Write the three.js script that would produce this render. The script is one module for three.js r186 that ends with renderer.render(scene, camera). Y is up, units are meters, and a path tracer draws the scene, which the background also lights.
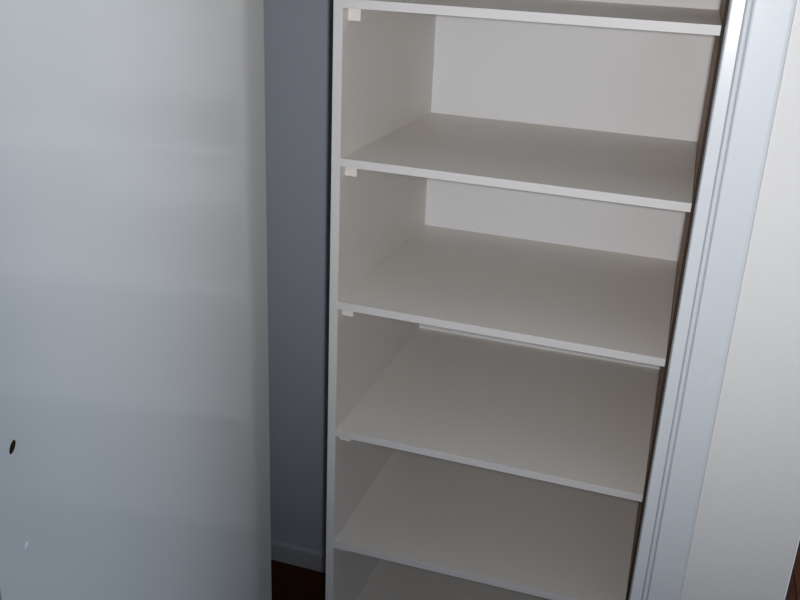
import * as THREE from 'three';
import { RoundedBoxGeometry } from 'three/addons/geometries/RoundedBoxGeometry.js';
import { RectAreaLightUniformsLib } from 'three/addons/lights/RectAreaLightUniformsLib.js';
import { mergeGeometries } from 'three/addons/utils/BufferGeometryUtils.js';
import { Brush, Evaluator, SUBTRACTION } from 'three-bvh-csg';

// ---------------------------------------------------------------- camera, sky, lights, exposure
const scene = new THREE.Scene();
const camera = new THREE.PerspectiveCamera(37.54, 800 / 600, 0.02, 40);
camera.position.set(0.5738, 1.7293, 1.4358);
camera.rotation.set(-0.3719, 0.3048, 0.0449, 'YXZ');
scene.add(camera);
scene.background = new THREE.Color(0.4, 0.5, 0.66);          // overcast blue daylight outside the window

RectAreaLightUniformsLib.init();
// the photographer's flash, three centimetres to the right of the lens
const flash = new THREE.SpotLight(new THREE.Color(1.0, 0.97, 0.95), 4.5, 0, 0.91, 1.0, 2);
flash.name = 'camera_flash';
flash.position.set(0.6035, 1.7325, 1.43);
flash.target.position.set(0.52, 1.72, 0);
flash.castShadow = true; flash.shadow.mapSize.set(2048, 2048); flash.shadow.radius = 0.6;
flash.shadow.camera.near = 0.05; flash.shadow.camera.far = 8;
scene.add(flash, flash.target);
// cool daylight fill from two added, unseen windows: right of passage and behind photographer
const daylight = new THREE.RectAreaLight(new THREE.Color(0.7, 0.85, 1.0), 7.4, 0.8, 1.1);
daylight.name = 'passage_daylight_fill';
daylight.position.set(2.09, 1.55, -0.4); daylight.lookAt(0, 1.55, -0.4);
scene.add(daylight);
const daylightRear = new THREE.RectAreaLight(new THREE.Color(0.8, 0.89, 1.0), 0.75, 1.1, 1.1);
daylightRear.name = 'rear_daylight_fill';
daylightRear.position.set(1.45, 1.55, 2.59); daylightRear.lookAt(1.45, 1.55, 0);
scene.add(daylightRear);

const renderer = new THREE.WebGLRenderer({ antialias: true });
renderer.toneMapping = THREE.LinearToneMapping;
renderer.toneMappingExposure = 1.0;
renderer.shadowMap.enabled = true;

// ---------------------------------------------------------------- helpers
let seed = 20240;
const rnd = () => { seed = (seed * 1664525 + 1013904223) >>> 0; return seed / 4294967296; };
function put(name, geometry, material, parent = scene) {
  const m = new THREE.Mesh(geometry, material);
  m.name = name; m.castShadow = m.receiveShadow = true; parent.add(m); return m;
}
function struct(name, geometry, material, label) {
  const m = put(name, geometry, material); m.userData.kind = 'structure'; m.userData.label = label; return m;
}
function box(x0, x1, y0, y1, z0, z1) {
  const g = new THREE.BoxGeometry(x1 - x0, y1 - y0, z1 - z0);
  g.translate((x0 + x1) / 2, (y0 + y1) / 2, (z0 + z1) / 2);
  return metric(g);
}
function rbox(x0, x1, y0, y1, z0, z1, r = 0.001) {
  const g = new RoundedBoxGeometry(x1 - x0, y1 - y0, z1 - z0, 2, r);
  g.translate((x0 + x1) / 2, (y0 + y1) / 2, (z0 + z1) / 2);
  return metric(g);
}
function metric(g) {                                           // uv in metres, taken from the dominant axis
  const p = g.attributes.position, n = g.attributes.normal, uv = new Float32Array(p.count * 2);
  for (let i = 0; i < p.count; i++) {
    const ax = Math.abs(n.getX(i)), ay = Math.abs(n.getY(i)), az = Math.abs(n.getZ(i));
    const [u, v] = ax > ay && ax > az ? [p.getZ(i), p.getY(i)] : ay > az ? [p.getX(i), p.getZ(i)] : [p.getX(i), p.getY(i)];
    uv[2 * i] = u; uv[2 * i + 1] = v;
  }
  g.setAttribute('uv', new THREE.BufferAttribute(uv, 2)); return g;
}
// vertical moulding: plan outline given as [x, z] pairs, extruded from y0 to y1
function upright(outline, y0, y1) {
  const s = new THREE.Shape(outline.map(([x, z]) => new THREE.Vector2(x, -z)));
  const g = new THREE.ExtrudeGeometry(s, { depth: y1 - y0, bevelEnabled: false });
  g.rotateX(-Math.PI / 2); g.translate(0, y0, 0);
  return metric(g);
}
function noiseTexture(size, octaves, lo, hi, stretchX = 1, stretchY = 1, repeat = 1) {
  const data = new Uint8Array(size * size * 4), f = new Float32Array(size * size);
  let amp = 1, total = 0;
  for (const n of octaves) {
    const nx = Math.max(2, Math.round(n / stretchX)), ny = Math.max(2, Math.round(n / stretchY)), grid = Float32Array.from({ length: nx * ny }, rnd);
    for (let y = 0; y < size; y++) for (let x = 0; x < size; x++) {
      const gx = x / size * nx, gy = y / size * ny, ix = Math.floor(gx), iy = Math.floor(gy);
      const tx = gx - ix, ty = gy - iy, sx = tx * tx * (3 - 2 * tx), sy = ty * ty * (3 - 2 * ty);
      const a = grid[(iy % ny) * nx + ix % nx], b = grid[(iy % ny) * nx + (ix + 1) % nx];
      const c = grid[((iy + 1) % ny) * nx + ix % nx], d = grid[((iy + 1) % ny) * nx + (ix + 1) % nx];
      f[y * size + x] += amp * (a + (b - a) * sx + (c - a) * sy + (a - b - c + d) * sx * sy);
    }
    total += amp; amp *= 0.6;
  }
  for (let i = 0; i < size * size; i++) {
    const v = lo + (hi - lo) * f[i] / total;
    data[4 * i] = data[4 * i + 1] = data[4 * i + 2] = v; data[4 * i + 3] = 255;
  }
  const t = new THREE.DataTexture(data, size, size);
  t.magFilter = THREE.LinearFilter; t.minFilter = THREE.LinearMipmapLinearFilter; t.generateMipmaps = true;
  t.wrapS = t.wrapT = THREE.RepeatWrapping; t.repeat.set(repeat, repeat); t.needsUpdate = true;
  return t;
}
function woodTexture(dark, light) {
  const size = 512, data = new Uint8Array(size * size * 4);
  const n1 = noiseTexture(size, [8, 24, 70], 0, 255, 0.25, 4).image.data, n2 = noiseTexture(size, [120, 200], 0, 255, 0.6, 14).image.data;
  for (let i = 0; i < size * size; i++) {
    const ring = 0.5 + 0.5 * Math.sin(n1[4 * i] / 255 * 34), k = Math.min(1, Math.max(0, 0.55 * ring + 0.6 * n2[4 * i] / 255 - 0.08));
    for (let c = 0; c < 3; c++) data[4 * i + c] = dark[c] + (light[c] - dark[c]) * k;
    data[4 * i + 3] = 255;
  }
  const t = new THREE.DataTexture(data, size, size);
  t.magFilter = THREE.LinearFilter; t.minFilter = THREE.LinearMipmapLinearFilter; t.generateMipmaps = true;
  t.wrapS = t.wrapT = THREE.RepeatWrapping; t.colorSpace = THREE.SRGBColorSpace; t.repeat.set(1.6, 0.9); t.needsUpdate = true;
  return t;
}

// ---------------------------------------------------------------- materials
const plasterBump = noiseTexture(256, [24, 60, 120], 0, 255, 1, 1, 4);
const brushBump = noiseTexture(256, [20, 60, 128], 0, 255, 0.5, 5, 3);
const paintRough = noiseTexture(256, [6, 18, 50], 190, 255, 1, 1, 2);
const paint = (r, g, b, rough, bump, scale) => new THREE.MeshPhysicalMaterial({
  color: new THREE.Color().setRGB(r, g, b), roughness: rough, roughnessMap: paintRough, bumpMap: bump, bumpScale: scale });
const M = {
  blueWall: paint(0.50, 0.545, 0.63, 0.85, plasterBump, 0.0004),
  warmWall: paint(0.72, 0.725, 0.725, 0.75, plasterBump, 0.0004),
  ceiling: paint(0.82, 0.82, 0.81, 0.9, plasterBump, 0.0004),
  gloss: paint(0.65, 0.69, 0.735, 0.34, brushBump, 0.00003),
  door: new THREE.MeshPhysicalMaterial({ color: new THREE.Color().setRGB(0.625, 0.63, 0.63), roughness: 0.145, ior: 1.8 }),
  baseboard: paint(0.52, 0.545, 0.60, 0.5, brushBump, 0.0001),
  melamine: paint(0.75, 0.72, 0.685, 0.55, plasterBump, 0.00008),
  backBoard: paint(0.775, 0.785, 0.80, 0.6, plasterBump, 0.00008),
  edging: paint(0.64, 0.635, 0.64, 0.6, plasterBump, 0.00005),
  rawWood: new THREE.MeshStandardMaterial({ map: woodTexture([92, 62, 30], [158, 118, 66]), roughness: 0.8 }),
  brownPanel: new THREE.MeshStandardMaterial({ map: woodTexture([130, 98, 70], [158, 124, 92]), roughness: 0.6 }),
  shadeEdge: new THREE.MeshStandardMaterial({ color: 0x2a2018, roughness: 0.8 }),  // near-black, stands in for the shadow line beside the casing
  hole: new THREE.MeshStandardMaterial({ color: 0x4a3a20, roughness: 0.9, side: THREE.DoubleSide }),
  steel: new THREE.MeshStandardMaterial({ color: new THREE.Color().setRGB(0.62, 0.6, 0.56), metalness: 1, roughness: 0.35 }),
  filler: paint(0.88, 0.89, 0.9, 0.6, plasterBump, 0.0002),
  glass: new THREE.MeshPhysicalMaterial({ color: 0xffffff, transmission: 1, thickness: 0, roughness: 0.02, ior: 1.5 }),
  subfloor: new THREE.MeshStandardMaterial({ color: 0x120905, roughness: 0.9 }),
};
const boardMaterials = [[[58, 26, 10], [92, 46, 19]], [[64, 30, 12], [100, 50, 21]], [[52, 23, 9], [84, 41, 17]]].map(([a, b]) =>
  new THREE.MeshPhysicalMaterial({ map: woodTexture(a, b), roughness: 0.6, specularIntensity: 0.4 }));

// ---------------------------------------------------------------- the room
const H = 2.45;                                                // ceiling height
const xL = -1.7, xR = 2.1, zF = -2.4, zB = 2.6;                // inner faces of the room
const zW = 0.095;                                              // room face of the closet's front wall
const xJL = -0.146, xJR = 0.6030;                              // closet opening, jamb to jamb
const xC = 0.8468;                                             // outer corner of the closet's right wall

const floor = struct('floor', box(xL - 0.1, xR + 0.1, -0.12, -0.014, zF - 0.1, zB + 0.1), M.subfloor, 'dark brown timber floor in shadow');
{
  const bw = 0.127, gap = 0.0012, geo = [0, 1, 2].map((k) => {
    const g = new RoundedBoxGeometry(bw - gap, 0.014, zB - zF, 1, 0.0012); metric(g);
    const uv = g.attributes.uv; for (let i = 0; i < uv.count; i++) uv.setXY(i, uv.getX(i) + k * 0.37, uv.getY(i) + k * 0.61);
    return g;
  });
  let i = 0;
  for (let x = xL + bw / 2; x < xR - bw / 4; x += bw, i++) {
    const b = put('floor_board', geo[i % 3], boardMaterials[(i * 7 + (i >> 2)) % 3], floor);
    b.position.set(x, -0.007, (zF + zB) / 2);
  }
}
struct('ceiling', box(xL - 0.1, xR + 0.1, H, H + 0.1, zF - 0.1, zB + 0.1), M.ceiling, 'white ceiling above the closet');

// closet walls
struct('wall_closet_back', box(xL, xC - 0.01, 0, H, -0.69, -0.58), M.blueWall, 'blue-grey painted back wall inside the closet');
struct('wall_closet_left', box(-0.86, -0.76, 0, H, -0.58, 0.032), M.blueWall, 'blue-grey painted left wall inside the closet');
{
  const r = 0.005, o = [[0.617, zW], [0.617, -0.58], [xC, -0.58]];
  for (let k = 0; k <= 5; k++) { const a = k / 5 * Math.PI / 2; o.push([xC - r + r * Math.cos(a), zW - r + r * Math.sin(a)]); }
  struct('wall_closet_right', upright(o, 0, H), M.warmWall, 'off-white plaster wall right of the glossy door casing');
}
{
  const s = new THREE.Shape([[xL, 0], [xJL - 0.016, 0], [xJL - 0.016, 2.066], [0.617, 2.066], [0.617, H], [xL, H]].map(([x, y]) => new THREE.Vector2(x, y)));
  const g = new THREE.ExtrudeGeometry(s, { depth: zW - 0.032, bevelEnabled: false }); g.translate(0, 0, 0.032);
  struct('wall_closet_front', metric(g), M.warmWall, 'off-white wall around the closet opening, behind the open door');
}
struct('wall_passage', box(xC - 0.12, xC, 0, H, zF, -0.69), M.warmWall, 'off-white wall along the passage beside the closet');
struct('wall_front', box(xC - 0.12, xR, 0, H, zF - 0.1, zF), M.warmWall, 'off-white end wall of the passage');
struct('wall_left', box(xL - 0.1, xL, 0, H, zF, zB), M.warmWall, 'off-white left wall of the room');
function windowWall(wallName, wallLabel, windowName, windowLabel, u0, u1, w, place) {   // u runs along the wall, depth 0 is its room face
  const s = new THREE.Shape([[u0, 0], [u1, 0], [u1, H], [u0, H]].map(([x, y]) => new THREE.Vector2(x, y)));
  s.holes.push(new THREE.Path([[w.u0, w.y0], [w.u0, w.y1], [w.u1, w.y1], [w.u1, w.y0]].map(([x, y]) => new THREE.Vector2(x, y))));
  const g = new THREE.ExtrudeGeometry(s, { depth: 0.1, bevelEnabled: false }); place(g);
  struct(wallName, metric(g), M.warmWall, wallLabel);
  const o = new THREE.Group(); o.name = windowName; o.userData = { kind: 'structure', label: windowLabel }; scene.add(o);
  for (const [y0, y1, a, b] of [[w.y0, w.y0 + 0.05, w.u0, w.u1], [w.y1 - 0.05, w.y1, w.u0, w.u1], [w.y0 + 0.05, w.y1 - 0.05, w.u0, w.u0 + 0.05], [w.y0 + 0.05, w.y1 - 0.05, w.u1 - 0.05, w.u1]]) {
    const f = rbox(a, b, y0, y1, 0.02, 0.07, 0.003); place(f); put('window_frame', f, M.gloss, o);
  }
  const pane = box(w.u0 + 0.05, w.u1 - 0.05, w.y0 + 0.05, w.y1 - 0.05, 0.042, 0.046); place(pane); put('pane', pane, M.glass, o);
}
windowWall('wall_back', 'off-white wall with an added window behind the photographer', 'added_window_2', 'added unseen white framed window for fill from behind the photographer', xL - 0.1, xR + 0.1,
  { u0: 0.85, u1: 2.05, y0: 0.95, y1: 2.15 }, (g) => g.translate(0, 0, zB));  // unseen window, added as the opening for the rear fill light
windowWall('wall_right', 'off-white right wall with an added window beside the passage', 'added_window_1', 'added unseen white framed window to light the door and passage', -zB, -zF,
  { u0: -0.05, u1: 0.85, y0: 0.95, y1: 2.15 }, (g) => g.rotateY(Math.PI / 2).translate(xR, 0, 0));  // unseen window, added to brighten the near part of the door

// skirting inside the closet, on the back wall
{
  const p = [[-0.58, 0], [-0.568, 0], [-0.568, 0.054], [-0.5695, 0.060], [-0.573, 0.0635], [-0.58, 0.065]];
  const s = new THREE.Shape(p.map(([z, y]) => new THREE.Vector2(-z, y)));
  const g = new THREE.ExtrudeGeometry(s, { depth: 0.735, bevelEnabled: false });
  g.rotateY(Math.PI / 2); g.translate(-0.755, 0, 0);
  struct('baseboard_closet', metric(g), M.baseboard, 'low grey painted skirting board at the foot of the closet back wall');
}

// jambs and moulded casing of the opening
function casingOutline(x0, dir) {                              // flat inner fillet, groove, bead, groove, wide face, rounded outer edge
  const p = [[0, zW], [0, 0.1085], [0.0008, 0.1102], [0.0025, 0.111], [0.0178, 0.111], [0.0184, 0.1106], [0.0195, 0.1056]];
  for (let k = 0; k <= 8; k++) { const a = Math.PI * (1.02 - 1.04 * k / 8); p.push([0.0236 + 0.0036 * Math.cos(a), 0.1074 + 0.0037 * Math.sin(a)]); }
  p.push([0.0280, 0.1050], [0.0294, 0.1094], [0.0318, 0.1102], [0.0765, 0.1072], [0.0801, 0.1060], [0.0821, 0.1030], [0.0825, 0.0985], [0.0825, zW]);
  return p.map(([x, z]) => [x0 + dir * x, z]);
}
struct('trim_1', upright(casingOutline(xJR, 1), 0, 2.05), M.gloss, 'glossy white beaded door casing on the right of the closet');
struct('trim_2', upright(casingOutline(xJL, -1).reverse(), 0, 2.05), M.gloss, 'glossy white beaded casing on the hinge side of the closet');
{
  const s = new THREE.Shape(casingOutline(0, 1).map(([x, z]) => new THREE.Vector2(-z, 2.05 + x)));
  const g = new THREE.ExtrudeGeometry(s, { depth: xJR - xJL + 0.165, bevelEnabled: false });
  g.rotateY(Math.PI / 2); g.translate(xJL - 0.0825, 0, 0);
  struct('trim_3', metric(g), M.gloss, 'glossy white beaded casing across the top of the closet opening');
}
struct('trim_4', box(xJR, 0.617, 0, 2.05, 0.003, zW), M.gloss, 'white jamb lining on the right of the opening');
struct('trim_5', box(xJL - 0.016, xJL, 0, 2.05, 0.032, zW), M.gloss, 'white jamb lining on the hinge side of the opening');
struct('trim_6', box(xJL - 0.016, 0.617, 2.05, 2.066, 0.032, zW), M.gloss, 'white head lining of the closet opening');

// ---------------------------------------------------------------- the open closet door
{
  const door = new THREE.Group(); door.name = 'door_1';
  door.userData = { kind: 'structure', label: 'plain white painted closet door standing open on the left' };
  door.position.set(-0.0893, 0.006, 0.112); door.rotation.y = THREE.MathUtils.degToRad(4);   // local +z runs from hinge to free edge, +x is the face in view
  scene.add(door);
  const T = 0.035, DW = 0.7345, DH = 2.034;
  const leaf = new Brush(new RoundedBoxGeometry(T, DH, DW, 2, 0.0015)); leaf.geometry.translate(-T / 2, DH / 2, DW / 2);
  const cutter = new THREE.CylinderGeometry(1, 1, 0.056, 20); cutter.rotateZ(Math.PI / 2); cutter.scale(1, 0.0078, 0.0044);
  cutter.rotateX(THREE.MathUtils.degToRad(-35)); cutter.translate(0, HOLE_Y(), HOLE_S());
  leaf.updateMatrixWorld();
  const cut = new Brush(cutter); cut.updateMatrixWorld();
  const ev = new Evaluator(); ev.attributes = ['position', 'normal', 'uv']; ev.useGroups = false;
  const res = ev.evaluate(leaf, cut, SUBTRACTION);
  put('door_leaf', metric(res.geometry), M.door, door);
  const bore = new THREE.CylinderGeometry(1, 1, 0.0275, 20); bore.rotateZ(Math.PI / 2);     // bare wood lining of the hole, closed at its end
  const q = bore.attributes.position, keep = [];
  for (let i = 0; i < bore.index.count; i += 3) {
    const t3 = [0, 1, 2].map((k) => bore.index.getX(i + k));
    if (!t3.every((v) => q.getX(v) > 0.013)) keep.push(...t3);
  }
  bore.setIndex(keep); bore.scale(1, 0.0077, 0.0043); bore.rotateX(THREE.MathUtils.degToRad(-35));
  const plug = put('catch_hole', metric(bore), M.hole, door); plug.position.set(-0.0139, HOLE_Y(), HOLE_S()); plug.userData.label = 'small slanted bare-wood catch hole near the free edge';
  const dab = new THREE.SphereGeometry(1, 18, 12); dab.scale(0.0011, 0.0046, 0.0032); dab.rotateX(THREE.MathUtils.degToRad(-30));
  const fill = put('filler_spot', dab, M.filler, door); fill.position.set(0, DAB_Y(), HOLE_S()); fill.userData.label = 'small white dab of filler below the hole';
  for (const y of [0.22, 1.02, 1.82]) {
    const h = mergeGeometries([new THREE.CylinderGeometry(0.005, 0.005, 0.09, 14).toNonIndexed(), new THREE.BoxGeometry(0.018, 0.088, 0.002).toNonIndexed().translate(0.007, 0, 0)]);
    put('hinge', h, M.steel, door).position.set(-T - 0.005, y, -0.003);
  }
}
function HOLE_Y() { return 1.2309; }
function HOLE_S() { return 0.688; }
function DAB_Y() { return 1.1073; }

// ---------------------------------------------------------------- the shelf unit
{
  const unit = new THREE.Group(); unit.name = 'shelf_unit';
  unit.userData = { label: 'tall white open shelf unit with empty shelves inside the closet', category: 'shelf unit' };
  scene.add(unit);
  const W = 0.598, D = 0.563, t = 0.0168, top = 2.2;
  const left = put('side_panel', rbox(-t, 0, 0, top, -D, 0, 0.0008), M.melamine, unit); left.userData.label = 'cream white left side panel';
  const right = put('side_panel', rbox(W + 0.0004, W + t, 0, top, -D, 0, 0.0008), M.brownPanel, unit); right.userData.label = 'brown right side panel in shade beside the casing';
  put('edge_strip', rbox(-t, 0, 0, top, 0, 0.0006, 0.0002), M.edging, left);
  put('edge_strip', rbox(W + 0.0004, W + t, 0, top, 0, 0.0006, 0.0002), M.shadeEdge, right);  // dark colour paints the shaded gap between shelf ends and jamb
  put('back_panel', box(-t, W + t, 0, top, -D - 0.005, -D), M.backBoard, unit);
  put('top_panel', rbox(-t, W + t, top, top + t, -D, 0.0006, 0.0008), M.melamine, unit);
  put('plinth', box(0, W, 0, 0.0204, -0.06, -0.045), M.melamine, unit);
  // height of each shelf's top at the left end, and how much the right end sits lower or higher
  const heights = [[1.925, 0], [1.6589, -0.0057], [1.3913, -0.0075], [1.1188, -0.0062], [0.8452, -0.0035], [0.5765, 0.006], [0.3044, 0.007], [0.035, 0]];
  const ts = 0.0146;                                             // shelf thickness
  const shelfGeo = rbox(0, W, -ts, 0, -D, 0, 0.0006), edgeGeo = rbox(0, W - 0.0004, -ts, 0, 0, 0.0006, 0.0002);
  const cleatGeo = rbox(0, 0.0225, -0.0215, 0, -0.5, -0.024, 0.001);
  heights.forEach(([y, drop]) => {
    const s = put('shelf', shelfGeo, M.melamine, unit); s.position.y = y; s.rotation.z = Math.atan2(drop, W);
    put('edge_strip', edgeGeo, M.edging, s);
    if (y > 0.1) { const c = put('shelf_cleat', cleatGeo, M.melamine, unit); c.position.y = y - ts; c.rotation.z = s.rotation.z; }
  });
}

renderer.render(scene, camera);
